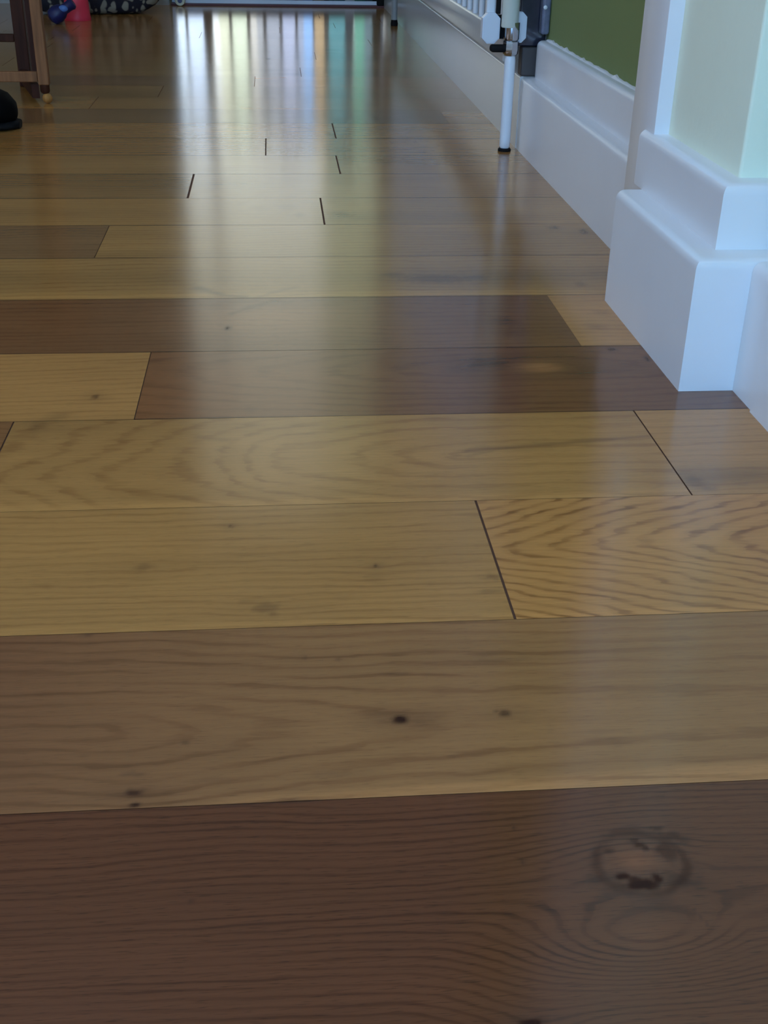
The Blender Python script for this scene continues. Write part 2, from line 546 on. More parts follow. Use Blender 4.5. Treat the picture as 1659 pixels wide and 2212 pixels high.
verts, faces, G, PAR, TONE, MI = [], [], [], [], [], []
nv = 0
seg_id = 0
for idx in range(len(seams) - 1):
    ya, yb = seams[idx], seams[idx + 1]
    k = idx - I0
    ym = (ya + yb) / 2
    boards = ROWS.get(k)
    if boards is None:
        xx = XL + rng.rand() * 0.9
        boards = []
        while xx < XR - 0.12:
            t, a = default_board(k, 0)
            boards.append((xx, t, a * (0.2 if k > 11 else 1), 'flat', dict(F=70 + 40 * rng.rand())))
            xx += 0.55 + 0.6 * rng.rand()
        t, a = default_board(k, 0)
        boards.append((XR, t, a * (0.2 if k > 11 else 1), 'flat', dict(F=80)))
    else:
        first = boards[0]
        if first[0] > XL + 1.0:
            cut = first[0] - 0.9 - 0.3 * rng.rand()
            if cut > XL + 0.1:
                t, a = default_board(k, 0)
                boards = [(cut, t, a, 'flat', dict(F=80))] + boards
    xa = XL
    for (xb, tone, amp, kind, pr) in boards:
        seg_id += 1
        lg, eg = (0.00028 if 3 <= k <= 11 else 0.00018), 0.00042     # half gaps: long seams, butt ends
        eg = {1: 0.0008, 2: 0.0006, 3: 0.0004, 4: 0.0001, 6: 0.0004, 7: 0.0012, 8: 0.0015, 9: 0.0012, 10: 0.0010, 11: 0.0012, 12: 0.0001}.get(k, 0.0005)
        dx = min(max(0.0028 * max(ym, 0.1), 0.0014), 0.012)
        vis_l = 0.09 * ym - 0.36 * max(ym, 0.3) - 0.03
        vis_r = 0.09 * ym + 0.36 * max(ym, 0.3) + 0.03
        if ym < 0.2:
            xs = np.linspace(xa + eg, xb - eg, 12)
            ny = 4
        else:
            parts = []
            a0, b0 = xa + eg, xb - eg
            l, r = max(a0, vis_l), min(b0, vis_r)
            if l < r:
                if l > a0:
                    parts.append(np.linspace(a0, l, max(2, int((l - a0) / 0.06)), endpoint=False))
                parts.append(np.linspace(l, r, max(3, int((r - l) / dx)), endpoint=(r == b0)))
                if r < b0:
                    parts.append(np.linspace(r, b0, max(2, int((b0 - r) / 0.06))))
                xs = np.concatenate(parts)
            else:
                xs = np.linspace(a0, b0, max(3, int((b0 - a0) / 0.06)))
            ny = max(8, int((yb - ya) / dx))
        ys = np.linspace(ya + lg, yb - lg, ny)
        xs = np.unique(xs)
        nx, ny = len(xs), len(ys)
        X, Y = np.meshgrid(xs, ys)
        Z = np.zeros_like(X)
        # ---- grain phase
        s = seg_id * 3.7
        wob = 0.010 * vnoise(X * 4 + s, Y * 9 + s, 3) + 0.0035 * vnoise(X * 14 + s, Y * 30 + s, 5)
        Yw = Y + wob
        push = np.zeros_like(X)
        dark = np.zeros_like(X)
        for (mx, my, rx, ry, d, gp) in MARKS:
            d = min(0.97, d * (1.5 if k >= 4 else 1.15))
            if k == 0 and d > 0.45:
                rx, ry = rx * 1.35, ry * 1.35
            if ya <= my <= yb and xa <= mx <= xb:
                wn = 1 + 0.35 * vnoise(X * 260, Y * 330, 9)
                dark = np.maximum(dark, d * np.clip(1.25 * gauss(X, Y, mx, my, rx * wn, ry * wn), 0, 1))
                if gp:
                    push += gp * 0.006 * gauss(X, Y, mx, my, rx * 3 + 0.012, ry * 2.5 + 0.006)
                    dark = np.maximum(dark, 0.28 * d * gauss(X, Y, mx, my, rx * 4, ry * 2.2))
        for (ax, ay, bx, by, wd, d) in STREAKS:
            d = min(0.8, d * (1.25 if k >= 3 else 1.1))
            if ya <= (ay + by) / 2 <= yb and xa <= (ax + bx) / 2 <= xb:
                L2 = (bx - ax) ** 2 + (by - ay) ** 2
                t = np.clip(((X - ax) * (bx - ax) + (Y - ay) * (by - ay)) / L2, 0, 1)
                dd = np.hypot(X - ax - t * (bx - ax), Y - ay - t * (by - ay))
                wn = 1 + 0.5 * vnoise(X * 60, Y * 120, 19)
                dark = np.maximum(dark, d * np.exp(-(dd / (wd * wn)) ** 2))
        if k >= 3:
            # dirt caught along the long seams
            dirt = 0.55 + 0.35 * vnoise(X * 7 + s, Y * 0 + s, 71)
            dark[0, :] = np.maximum(dark[0, :], (dirt[0, :] if k < 14 else 0.15))
        F = pr['F']
        if kind == 'oval':
            g = F * np.sqrt((Yw + push - pr['y0']) ** 2 + (pr['t'] * (X - pr['x0'] + 0.05 * vnoise(X * 5, Y * 14, 8))) ** 2)
        elif kind == 'tipR':
            tx = pr['w'] * (1 - np.exp(-np.clip(X - pr['x0'], 0, None) / pr['s']))
            g = F * np.sqrt((Yw + push - pr['y0']) ** 2 + tx ** 2)
        elif kind == 'tipL':
            tx = pr['t'] * np.clip(pr['x0'] - X, 0, None)
            wv = 0.012 * vnoise(X * 16, Y * 22, 61)
            g = F * (np.sqrt((Yw + push - pr['y0']) ** 2 + tx ** 2) + wv * np.clip((0.06 - X) / 0.06, 0, 1))
        elif kind == 'vee':
            q = np.sqrt((Yw - pr['y0']) ** 2 + 0.00004)
            up = 1.0 + 0.6 / (1 + np.exp((Y - pr['y0']) / 0.004))
            g = -F * ((X - pr['x0']) - up * q / pr['k'] + 0.010 * vnoise(X * 22, Y * 60, 4))
        else:
            g = F * (Yw + push)
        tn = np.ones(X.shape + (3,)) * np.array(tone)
        if 5 <= k <= 12:
            tn = tn * np.array([0.88, 0.93, 0.92])
        if k == 0:
            tn = tn * np.array([1.02, 0.92, 0.88])
        if k == -1:
            # grain sweeps down and round a second centre below the big knot
            kx, ky = 0.1534, 0.3735
            g2 = Yw + 0.034 * gauss(X, Y, 0.1445, 0.3290, 0.050, 0.024) - 0.016 * gauss(X, Y, kx, ky + 0.004, 0.045, 0.022) + 0.010 * gauss(X, Y, 0.0886, 0.292, 0.025, 0.02)
            g = F * g2
            wn = 0.10 * vnoise(X * 90, Y * 90, 31) + 0.06 * vnoise(X * 260, Y * 260, 32)
            rr = np.hypot((X - kx) / 0.0215, (Y - ky) / 0.0205) + wn
            rim = np.exp(-((rr - 0.92) / 0.20) ** 2)
            side = 0.52 + 0.26 * vnoise(X * 55 + 3, Y * 55, 33)
            dark = np.maximum(dark, np.clip(rim * side, 0, 1) * 0.95)
            dark = np.maximum(dark, 0.26 * np.exp(-(rr / 1.6) ** 2) * np.clip(rr * 1.6, 0.15, 1))
            for (px, py, ax, ay, dd) in KN:
                wn2 = 1 + 0.40 * vnoise(X * 300, Y * 300, 35)
                dark = np.maximum(dark, dd * np.clip(1.6 * gauss(X, Y, px, py, 1.25 * ax * wn2, 1.25 * ay * wn2), 0, 1))
            core = gauss(X, Y, 0.1500, 0.3745, 0.0125, 0.0085)[..., None]
            tn = tn * (1 + 0.55 * core)
            lo = gauss(X, Y, 0.1440, 0.3325, 0.014, 0.008)[..., None]
            tn = tn * (1 + 0.22 * lo)
        if k == 0:
            # pale sapwood strip along the near edge, widening to the right
            e = ya + 0.004 + 0.008 * np.clip((X + 0.0) / 0.20, 0, 1)
            sap = 1 / (1 + np.exp((Y - e) / 0.0010))
            sap = sap * np.clip((X + 0.045) / 0.03, 0, 1)
            tn = tn * (1 + 0.42 * sap[..., None])
            rd = np.clip((0.04 - X) / 0.25, 0, 1)[..., None]  # left side darkened in the colour for the light's fall-off there, slightly redder
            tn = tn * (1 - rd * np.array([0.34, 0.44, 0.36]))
        if k == 1:
            sap = np.exp(-((Y - ya - 0.003) / 0.004) ** 2)[..., None]
            tn = tn * (1 + 0.15 * sap)
        if k == 2 and xa < 0 < xb:
            sap = (np.exp(-((Y - ya - 0.004) / 0.006) ** 2))[..., None]
            tn = tn * (1 + 0.22 * sap)
            rd = np.exp(-((Y - yb + 0.01) / 0.02) ** 2)[..., None]
            tn = tn * (1 - 0.10 * rd)
        if k == 2 and xb == XR:
            bl = gauss(X, Y, 0.345, 0.7500, 0.07, 0.018)[..., None]
            tn = tn * (1 - 0.35 * bl)
        if k == 3 and xb == XR:
            eye = gauss(X, Y, 0.2341, 0.9765, 0.026, 0.015)[..., None]
            tn = tn * (1 + 0.8 * 1.25 * eye * np.array([1.0, 1.2, 1.1]))
            ring = gauss(X, Y, 0.2341, 0.985, 0.055, 0.030)[..., None] * (1 - eye)
            tn = tn * (1 - 0.25 * ring)
            pale = np.clip((0.12 - X) / 0.25, 0, 1)[..., None]
            tn = tn * (1 + 0.35 * pale * np.array([1, 1.05, 1.0]))
        if k == 4 and xb < 0.3:
            pale = gauss(X, Y, -0.01, 1.12, 0.08, 0.04)[..., None]
            tn = tn * (1 + 0.60 * pale * np.array([1.0, 1.1, 1.1]))
        if k == 5:
            sap = np.exp(-((Y - ya - 0.010) / 0.012) ** 2)[..., None]
            tn = tn * (1 + 0.28 * sap)
            rd = np.exp(-((Y - ya - 0.075) / 0.03) ** 2) * (0.6 + 0.4 * vnoise(X * 6, Y * 3, 44))
            tn = tn * (1 - 0.22 * rd[..., None])
        if k >= 6:
            tn = tn * (1 + 0.14 * vnoise(X * 2.5 + s, Y * 22 + s, 50)[..., None])
        g = g + rng.rand() * 10
        wv = verts.append
        verts.append(np.stack([X, Y, Z], -1).reshape(-1, 3))
        G.append(g.reshape(-1))
        por = 0.5 if kind != 'vee' else 0.3
        if k == -1:
            por = 1.0
        P_ = np.stack([np.full(X.shape, amp), np.clip(dark, 0, 1), np.full(X.shape, por), np.full(X.shape, 1.0 if k < 8 else (0.55 if k < 12 else 0.2))], -1)
        PAR.append(P_.reshape(-1, 4))
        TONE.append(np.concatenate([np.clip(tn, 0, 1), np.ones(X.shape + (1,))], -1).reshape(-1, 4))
        ii = (np.arange(ny - 1)[:, None] * nx + np.arange(nx - 1)[None, :]).reshape(-1) + nv
        faces.append(np.stack([ii, ii + 1, ii + nx + 1, ii + nx], -1))
        MI.append(np.zeros(len(ii), int))
        nv += nx * ny
        xa = xb
# dark subfloor seen in the joints
verts.append(np.array([[XL, seams[0], -0.0009], [XR, seams[0], -0.0009], [XR, seams[-1], -0.0009], [XL, seams[-1], -0.0009]]))
faces.append(np.array([[nv, nv + 1, nv + 2, nv + 3]]))
MI.append(np.ones(1, int))
G.append(np.zeros(4))
PAR.append(np.zeros((4, 4)))
TONE.append(np.zeros((4, 4)))
V = np.concatenate(verts).astype(np.float32)
Fc = np.concatenate(faces).astype(np.int32)
me = bpy.data.meshes.new('floor')
me.vertices.add(len(V))
me.vertices.foreach_set('co', V.ravel())
me.loops.add(Fc.size)
me.loops.foreach_set('vertex_index', Fc.ravel())
me.polygons.add(len(Fc))
me.polygons.foreach_set('loop_start', np.arange(0, Fc.size, 4, dtype=np.int32))
me.polygons.foreach_set('material_index', np.concatenate(MI).astype(np.int32))
me.update(calc_edges=True)
me.attributes.new('g', 'FLOAT', 'POINT').data.foreach_set('value', np.concatenate(G).astype(np.float32))
me.attributes.new('par', 'FLOAT_COLOR', 'POINT').data.foreach_set('color', np.concatenate(PAR).astype(np.float32).ravel())
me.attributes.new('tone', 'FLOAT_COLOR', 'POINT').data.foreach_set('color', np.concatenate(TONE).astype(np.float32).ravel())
me.materials.append(floor_material())
me.materials.append(M_gap)
floor = bpy.data.objects.new('floor', me)
C.objects.link(floor)
floor['kind'] = 'structure'

# ------------------------------------------------------------------ room shell
B = bmesh.new
YB = 4.53          # inner face of the end wall
XD0, XD1 = -0.352, 0.402   # door opening
bm = B()
box(bm, -1.95, XD0, YB, YB + 0.12, 0.0, 2.4)
box(bm, XD1, 0.9, YB, YB + 0.12, 0.0, 2.4)
box(bm, XD0, XD1, YB, YB + 0.12, 2.05, 2.4)
struct('wall_back', bm, paint('olive_wall', (0.20, 0.17, 0.10), rough=0.8))
bm = B()
box(bm, -2.05, -1.95, -2.5, 0.70, -0.05, 2.4)
box(bm, -2.05, -1.95, 1.80, 4.65, -0.05, 2.4)
box(bm, -2.05, -1.95, 0.70, 1.80, -0.05, 0.90)
box(bm, -2.05, -1.95, 0.70, 1.80, 1.80, 2.4)
struct('wall_left', bm, M_wall)  # opening cut for the added side window
bm = B()
box(bm, -2.05, -1.70, -2.5, -2.4, -0.05, 2.4)
box(bm, 0.35, 0.9, -2.5, -2.4, -0.05, 2.4)
box(bm, -1.70, 0.35, -2.5, -2.4, -0.05, 0.65)
box(bm, -1.70, 0.35, -2.5, -2.4, 1.95, 2.4)
struct('wall_front', bm, M_wall)
struct('ceiling', box(B(), -2.05, 0.9, -2.5, 4.65, 2.4, 2.45), M_ceil)

# green wall behind the stepped skirting, pale wall beyond the gate
struct('wall_right', box(B(), 0.4345, 0.90, 1.24, 1.975, 0.10, 2.4), M_green)
struct('wall_right_far', box(B(), 0.4345, 0.90, 1.975, YB, 0.0, 2.4), paint('pale_wall', (0.55, 0.57, 0.58), rough=0.5))

# cream end of the doorway wall
nib = box(B(), 0.3865, 0.90, 0.9700, 1.166, 0.10, 2.4, 0.003, lambda c, e: abs(c.x - 0.3865) < 1e-4 and abs(c.y - 0.97) < 1e-4, 3)
struct('wall_nib', nib, M_cream, smooth=True)
# white door lining behind it
struct('trim_1', box(B(), 0.3715, 0.90, 1.166, 1.2475, 0, 2.10, 0.0015, None, 2), M_gloss, smooth=True)
# wall running back past the camera
struct('wall_near', box(B(), 0.414, 0.90, -2.4, 0.925, 0.0, 2.4), M_cream)


def skirting(name, x0, x1, y0, y1, z0, z1, r, sel, mat=M_gloss):
    return struct(name, box(B(), x0, x1, y0, y1, z0, z1, r, sel, 5), mat, smooth=True)


# lower and upper boards wrapping the wall end
top = lambda z: (lambda c, e: abs(c.z - z) < 1e-4)
nibsel = lambda xl, yf, z: (lambda c, e: abs(c.z - z) < 1e-4 and (abs(c.x - xl) < 1e-4 or abs(c.y - yf) < 1e-4))
vert = lambda xl, yf: (lambda c, e: abs(c.x - xl) < 1e-4 and abs(c.y - yf) < 1e-4)
skirting('baseboard_nib_lower', 0.3405, 0.47, 0.9145, 1.1665, 0, 0.1150, 0.0085, nibsel(0.3405, 0.9145, 0.1150))
skirting('baseboard_nib_upper', 0.3660, 0.47, 0.9450, 1.1950, 0.1150, 0.1690, 0.0090, nibsel(0.3660, 0.9450, 0.1690))
# skirting on the wall running towards the camera
skirting('baseboard_near_return', 0.3885, 0.414, 0.868, 0.9144, 0, 0.1135, 0.0085, lambda c, e: abs(c.z - 0.1135) < 1e-4 and abs(c.x - 0.3885) < 1e-4)
skirting('baseboard_near', 0.3865, 0.414, -2.4, 0.8675, 0, 0.1150, 0.0085, lambda c, e: abs(c.z - 0.1150) < 1e-4 and abs(c.x - 0.3865) < 1e-4)
# stepped skirting under the green wall
skirting('baseboard_right_lower', 0.3975, 0.44, 1.2475, 1.975, 0, 0.1130, 0.0085, lambda c, e: abs(c.z - 0.1130) < 1e-4 and abs(c.x - 0.3975) < 1e-4)
skirting('baseboard_right_upper', 0.4175, 0.44, 1.2475, 1.960, 0.1130, 0.1690, 0.0085, lambda c, e: abs(c.z - 0.1690) < 1e-4 and abs(c.x - 0.4175) < 1e-4)
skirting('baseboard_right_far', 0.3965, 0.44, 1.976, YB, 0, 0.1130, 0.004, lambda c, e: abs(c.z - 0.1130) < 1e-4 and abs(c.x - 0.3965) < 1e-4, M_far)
# ragged line of filler and paint where the skirting meets the green wall
bm = B()
n = 60
prev = None
for i in range(n + 1):
    yy = 1.2476 + (1.957 - 1.2476) * i / n
    h = 0.1705 + 0.0018 * random.random() + (0.002 if random.random() < 0.2 else 0)
    ring = [bm.verts.new(p) for p in ((0.4338, yy, 0.1685), (0.4345, yy, h), (0.4318, yy, h - 0.0006), (0.4300, yy, 0.1685))]
    if prev:
        for j in range(4):
            bm.faces.new((prev[j], prev[(j + 1) % 4], ring[(j + 1) % 4], ring[j]))
    prev = ring
struct('trim_2', bm, M_gloss, smooth=True)
# skirting left of the end door, in a darker grey
skirting('baseboard_back', -1.95, -0.358, YB - 0.02, YB, 0, 0.115, 0.006, lambda c, e: abs(c.z - 0.115) < 1e-4 and abs(c.y - YB + 0.02) < 1e-4, paint('grey_skirting', (0.40, 0.38, 0.34), rough=0.5))
skirting('baseboard_left', -1.95, -1.925, -2.4, YB - 0.02, 0, 0.115, 0.006, lambda c, e: abs(c.z - 0.115) < 1e-4 and abs(c.x + 1.925) < 1e-4)

# window behind the camera
wf = bmesh.new()
for a, b_, c_, d in ((-1.70, -1.65, 0.65, 1.95), (0.30, 0.35, 0.65, 1.95), (-1.65, 0.30, 0.65, 0.70), (-1.65, 0.30, 1.90, 1.95), (-0.70, -0.66, 0.70, 1.90)):
    box(wf, a, b_, -2.48, -2.42, c_, d)
struct('window_1', wf, M_upvc)

wf = bmesh.new()  # unseen side window, added only to house the extra fill light
for a, b_, c_, d in ((0.70, 0.75, 0.90, 1.80), (1.75, 1.80, 0.90, 1.80), (0.75, 1.75, 0.90, 0.95), (0.75, 1.75, 1.75, 1.80), (1.23, 1.27, 0.95, 1.75)):
    box(wf, -2.03, -1.97, a, b_, c_, d)
struct('added_side_window', wf, M_upvc)


def glass_mat():
    m, nt, b = newmat('clear_glass')
    out = nt.nodes['Material Output']
    t = nd(nt, 'ShaderNodeBsdfTransparent')
    gl = nd(nt, 'ShaderNodeBsdfGlossy')
    gl.inputs['Roughness'].default_value = 0.02
    fr = nd(nt, 'ShaderNodeFresnel')
    mx = nd(nt, 'ShaderNodeMixShader')
    nt.links.new(fr.outputs[0], mx.inputs[0])
    nt.links.new(t.outputs[0], mx.inputs[1])
    nt.links.new(gl.outputs[0], mx.inputs[2])
    nt.links.new(mx.outputs[0], out.inputs[0])
    nt.nodes.remove(b)
    return m


M_glass = glass_mat()
# end door: white frame, dark red sill strip, two mullions, glass
bm = B()
box(bm, XD0, XD1, YB + 0.03, YB + 0.09, 0.006, 0.045)
box(bm, XD0, XD1, YB + 0.03, YB + 0.09, 2.0, 2.05)
box(bm, XD0, XD0 + 0.012, YB + 0.03, YB + 0.09, 0.045, 2.0)
box(bm, XD1 - 0.012, XD1, YB + 0.03, YB + 0.09, 0.045, 2.0)
door = struct('door_1', bm, M_upvc)
bm = B()
box(bm, XD0, XD1, YB - 0.035, YB + 0.095, 0.0005, 0.006)
link('sill', bm, M_red, door)
bm = B()
box(bm, XD0 + 0.012, XD1 - 0.012, YB + 0.055, YB + 0.061, 0.045, 2.0)
link('glass', bm, M_glass, door)
for xm0, xm1 in ((-0.2425, -0.2140),):
    link('mullion', box(B(), xm0, xm1, YB + 0.035, YB + 0.085, 0.045, 2.0), M_grey, door)
# dark corner piece on the sill
link('dark_corner_piece', box(B(), 0.372, 0.396, YB - 0.03, YB + 0.02, 0.006, 0.035, 0.003), M_black, door)


# low screen of tinted strips standing in the end doorway
def strip_mat(name, col):
    m, nt, b = newmat(name)
    out = nt.nodes['Material Output']
    t = nd(nt, 'ShaderNodeBsdfTransparent')
    t.inputs[0].default_value = (*col, 1)
    tl = nd(nt, 'ShaderNodeBsdfTranslucent')
    tl.inputs[0].default_value = (*col, 1)
    df = nd(nt, 'ShaderNodeBsdfDiffuse')
    df.inputs[0].default_value = (*[0.6 * c for c in col], 1)
    tc = nd(nt, 'ShaderNodeTexCoord')
    n = nd(nt, 'ShaderNodeTexNoise')
    n.inputs['Scale'].default_value = 30
    nt.links.new(tc.outputs['Object'], n.inputs['Vector'])
    mr = nd(nt, 'ShaderNodeMapRange')
    mr.inputs['To Min'].default_value = 0.25
    mr.inputs['To Max'].default_value = 0.35
    nt.links.new(n.outputs['Fac'], mr.inputs['Value'])
    m1 = nd(nt, 'ShaderNodeMixShader')
    m2 = nd(nt, 'ShaderNodeMixShader')
    m2.inputs[0].default_value = 0.3
    nt.links.new(tl.outputs[0], m2.inputs[1])
    nt.links.new(df.outputs[0], m2.inputs[2])
    nt.links.new(mr.outputs[0], m1.inputs[0])
    nt.links.new(t.outputs[0], m1.inputs[1])
    nt.links.new(m2.outputs[0], m1.inputs[2])
    nt.links.new(m1.outputs[0], out.inputs[0])
    nt.nodes.remove(b)
    return m


bl = empty('slatted_screen', (0.035, YB + 0.01, 0.006), 'low screen of upright coloured strips in the end doorway, mirrored in the shiny floor', 'screen')
link('foot_rail', box(B(), -0.375, 0.355, -0.008, 0.008, 0.0, 0.012), M_upvc, bl)
STR = [(-0.3375, -0.308, (0.70, 0.76, 0.86)), (-0.2980, -0.2440, (0.68, 0.74, 0.84)),
       (-0.2125, -0.190, (0.95, 0.97, 1.0)), (-0.190, -0.154, (0.72, 0.72, 0.62)), (-0.1425, -0.091, (0.70, 0.73, 0.64)),
       (-0.0780, -0.055, (0.66, 0.64, 0.62)), (-0.055, -0.033, (0.50, 0.51, 0.54)), (-0.0205, 0.025, (0.48, 0.50, 0.56)),
       (0.0365, 0.0810, (0.52, 0.55, 0.66)), (0.0910, 0.112, (0.46, 0.50, 0.60)), (0.112, 0.1440, (0.40, 0.56, 0.78)),
       (0.1500, 0.1850, (0.56, 0.46, 0.34)), (0.2020, 0.2600, (0.22, 0.42, 0.46)),
       (0.2930, 0.3300, (0.26, 0.48, 0.42)), (0.3300, 0.3580, (0.26, 0.34, 0.38))]
gaps = []
for p_, q_ in zip(STR, STR[1:]):
    if q_[0] - p_[1] > 0.002:
        if p_[1] != 0.2600:
            gaps.append((p_[1], q_[0], (0.20, 0.21, 0.22)))
gaps.append((0.3580, 0.3880, (0.10, 0.11, 0.11)))
STR = sorted(STR + gaps)
for i, (a, b_, c_) in enumerate(STR):
    top_z = 0.46 + 0.10 * random.random() + (0.05 if max(c_) < 0.3 else 0)
    bm = box(B(), a - 0.035, b_ - 0.035, -0.002, 0.0, 0.012, top_z)
    c_ = tuple(min(1.0, (0.80 * v + 0.20 * sum(c_) / 3) * 1.22) for v in c_) if max(c_) > 0.3 else c_
    link('strip', bm, strip_mat('strip_%d' % i, c_), bl)
link('post', box(B(), 0.2600 - 0.035, 0.2920 - 0.035, -0.006, 0.006, 0.012, 0.60), M_grey, bl)

# pale cloth added to dim the floor reflection of the door's right side
bm = B()
prev = None
for i in range(61):
    t_ = i / 60
    x_ = 0.175 + 0.215 * t_
    y_ = YB - 0.004 - 0.010 * math.sin(t_ * math.pi * 14)
    cur = [bm.verts.new((x_, y_, 0.52)), bm.verts.new((x_, y_, 2.0)), bm.verts.new((x_, y_ - 0.0015, 2.0)), bm.verts.new((x_, y_ - 0.0015, 0.52))]
    if prev:
        for j in range(4):
            bm.faces.new((prev[j], prev[(j + 1) % 4], cur[(j + 1) % 4], cur[j]))
    else:
        bm.faces.new(cur)
    prev = cur
bm.faces.new(list(reversed(prev)))
o = link('dimming_curtain', bm, strip_mat('dimming_cloth', (0.84, 0.88, 0.80)), None, True)
o['label'] = 'pale thin cloth added at the right side of the end door to dim its floor reflection'
o['category'] = 'dimming_curtain'

# ------------------------------------------------------------------ stair gate folded along the wall
GX, GY = 0.374, 1.953
gate = empty('safety_gate', (GX, GY, 0), 'white metal safety gate standing open along the right-hand skirting', 'gate')


def gp(name, bm, mat, smooth=True, label=None):
    o = link(name, bm, mat, gate, smooth)
    if label:
        o['label'] = label
    return o


ro = (0, 0, 0)
gp('foot', lathe(B(), [(0.0105, 0.0), (0.0108, 0.003), (0.009, 0.005)], 20), M_black, label='dark rubber foot')
gp('spindle', lathe(B(), [(0.0070, 0.005), (0.0086, 0.008), (0.0088, 0.02), (0.0088, 0.140), (0.0078, 0.147), (0.005, 0.150)], 24), M_white)
# chrome lock nut and collar
bm = lathe(B(), [(0.0095, 0.147), (0.0120, 0.150), (0.0130, 0.157), (0.0125, 0.168), (0.0095, 0.171)], 8)
gp('lock_nut', bm, M_chrome, label='chrome lock nut')
gp('collar', lathe(B(), [(0.0110, 0.170), (0.0122, 0.172), (0.0124, 0.196)], 24), M_chrome, label='chrome collar')
gp('post', lathe(B(), [(0.0125, 0.1885), (0.0135, 0.190), (0.0135, 0.78), (0.010, 0.785)], 28, (-0.004, 0, 0)), M_cap)
# dark lug to the left of the nut
bm = B()
box(bm, -0.033, -0.006, -0.008, 0.010, 0.152, 0.163, 0.004, None, 3)
gp('lug', bm, M_black)


def plate(x0, x1, z0, z1, ch, y0, y1):
    bm = bmesh.new()
    pts = [(x0, z0 + ch), (x0 + ch, z0), (x1 - ch, z0), (x1, z0 + ch), (x1, z1 - ch), (x1 - ch, z1), (x0 + ch, z1), (x0, z1 - ch)]
    a = [bm.verts.new((x, y0, z)) for x, z in pts]
    b = [bm.verts.new((x, y1, z)) for x, z in pts]
    bm.faces.new(a)
    bm.faces.new(list(reversed(b)))
    for i in range(8):
        bm.faces.new((a[i], b[i], b[(i + 1) % 8], a[(i + 1) % 8]))
    es = [e for e in bm.edges if abs(e.verts[0].co.y - e.verts[1].co.y) < 1e-6]
    bmesh.ops.bevel(bm, geom=es, offset=0.0015, segments=2, affect='EDGES')
    return bm


gp('bracket', plate(-0.0465, -0.0190, 0.1640, 0.2090, 0.008, 0.000, 0.020), M_plastic)
gp('bracket', plate(0.0040, 0.0250, 0.1650, 0.2100, 0.007, 0.008, 0.024), M_plastic)
gp('bracket_web', box(B(), -0.028, 0.008, 0.014, 0.022, 0.170, 0.205), M_black)
gp('stile', box(B(), -0.040, -0.026, 0.010, 0.022, 0.207, 0.78, 0.002), M_white)
gp('gap_strip', box(B(), -0.025, -0.0185, 0.006, 0.014, 0.207, 0.78), M_black, label='black strip standing in for the dark gap beside the post')  # black strip put into the dark gap between post and stile
# bottom and top rails, bars
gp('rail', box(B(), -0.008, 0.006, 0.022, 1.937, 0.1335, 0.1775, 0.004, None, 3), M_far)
gp('rail', box(B(), -0.008, 0.006, 0.022, 1.937, 0.74, 0.775, 0.004, None, 3), M_white)
barm = lathe(B(), [(0.0055, 0.176), (0.0055, 0.742)], 12)
bar0 = gp('bar', barm, M_white)
bar0.location = (-0.001, 0.085, 0)
for i in range(1, 27):
    o = bar0.copy()
    C.objects.link(o)
    o.parent = gate
    o.location = (-0.001, 0.085 + i * 0.069, 0)
gp('far_post', lathe(B(), [(0.0095, 0.018), (0.0095, 0.78)], 20, (0.001, 1.937, 0)), paint('grey_tube', (0.30, 0.31, 0.30), rough=0.4))
gp('foot', lathe(B(), [(0.0110, 0.0), (0.0115, 0.006), (0.0095, 0.018)], 16, (0.001, 1.937, 0)), M_black)

# wall fitting that holds the gate
hf = empty('gate_wall_fitting', (0.43, 1.965, 0.178), 'dark plastic fitting on the wall between gate post and green wall', 'wall fitting')
link('back_plate', box(B(), -0.040, 0.004, 0.012, 0.035, -0.020, 0.35, 0.003), M_clear, hf)
link('recess_filler', box(B(), -0.034, 0.004, 0.006, 0.034, -0.0645, -0.0205, 0.003), paint('recess_brown', (0.07, 0.055, 0.05), rough=0.5), hf)  # dark filler block standing in for the shade of the recess
link('arm', box(B(), -0.009, 0.004, -0.012, 0.011, 0.000, 0.35, 0.004), paint('grey_blue_plastic', (0.17, 0.18, 0.25), rough=0.2, var=0.5, scale=70, coat=0.5), hf)
link('screw', lathe(B(), [(0.003, 0.0), (0.003, 0.003), (0.001, 0.004)], 10, (-0.006, -0.013, 0.040), Matrix.Rotation(math.radians(90), 3, 'X')), M_white, hf)

# ------------------------------------------------------------------ things on the left
M_pine = timber('pine', (0.28, 0.115, 0.045))
M_dkshade = timber('dark_shaded_wood', (0.060, 0.018, 0.008))  # darker copy of the wood, shade put into rear and side parts
tb = empty('wooden_table', (-0.437, 2.41, 0), 'small wooden table on a castor, slim square legs and low rail, behind the black shoe', 'table')


def tp(name, bm, mat=M_pine, smooth=False, label=None):
    o = link(name, bm, mat, tb, smooth)
    if label:
        o['label'] = label
    return o


# four legs
tp('leg', box(B(), -0.010, 0.010, -0.010, 0.010, 0.034, 0.46, 0.002))
tp('leg', box(B(), -0.088, -0.063, 0.205, 0.225, 0.0, 0.46, 0.002), M_dkshade, label='rear leg in a darker, shaded tone')
tp('leg', box(B(), -0.34, -0.32, -0.010, 0.010, 0.034, 0.46, 0.002))
tp('leg', box(B(), -0.34, -0.32, 0.205, 0.225, 0.0, 0.46, 0.002), M_dkshade)
tp('rail', box(B(), -0.32, -0.0105, -0.007, 0.007, 0.039, 0.0575, 0.002))
tp('rail', box(B(), -0.32, -0.0885, 0.208, 0.222, 0.086, 0.101, 0.002), M_dkshade)
bm = B()
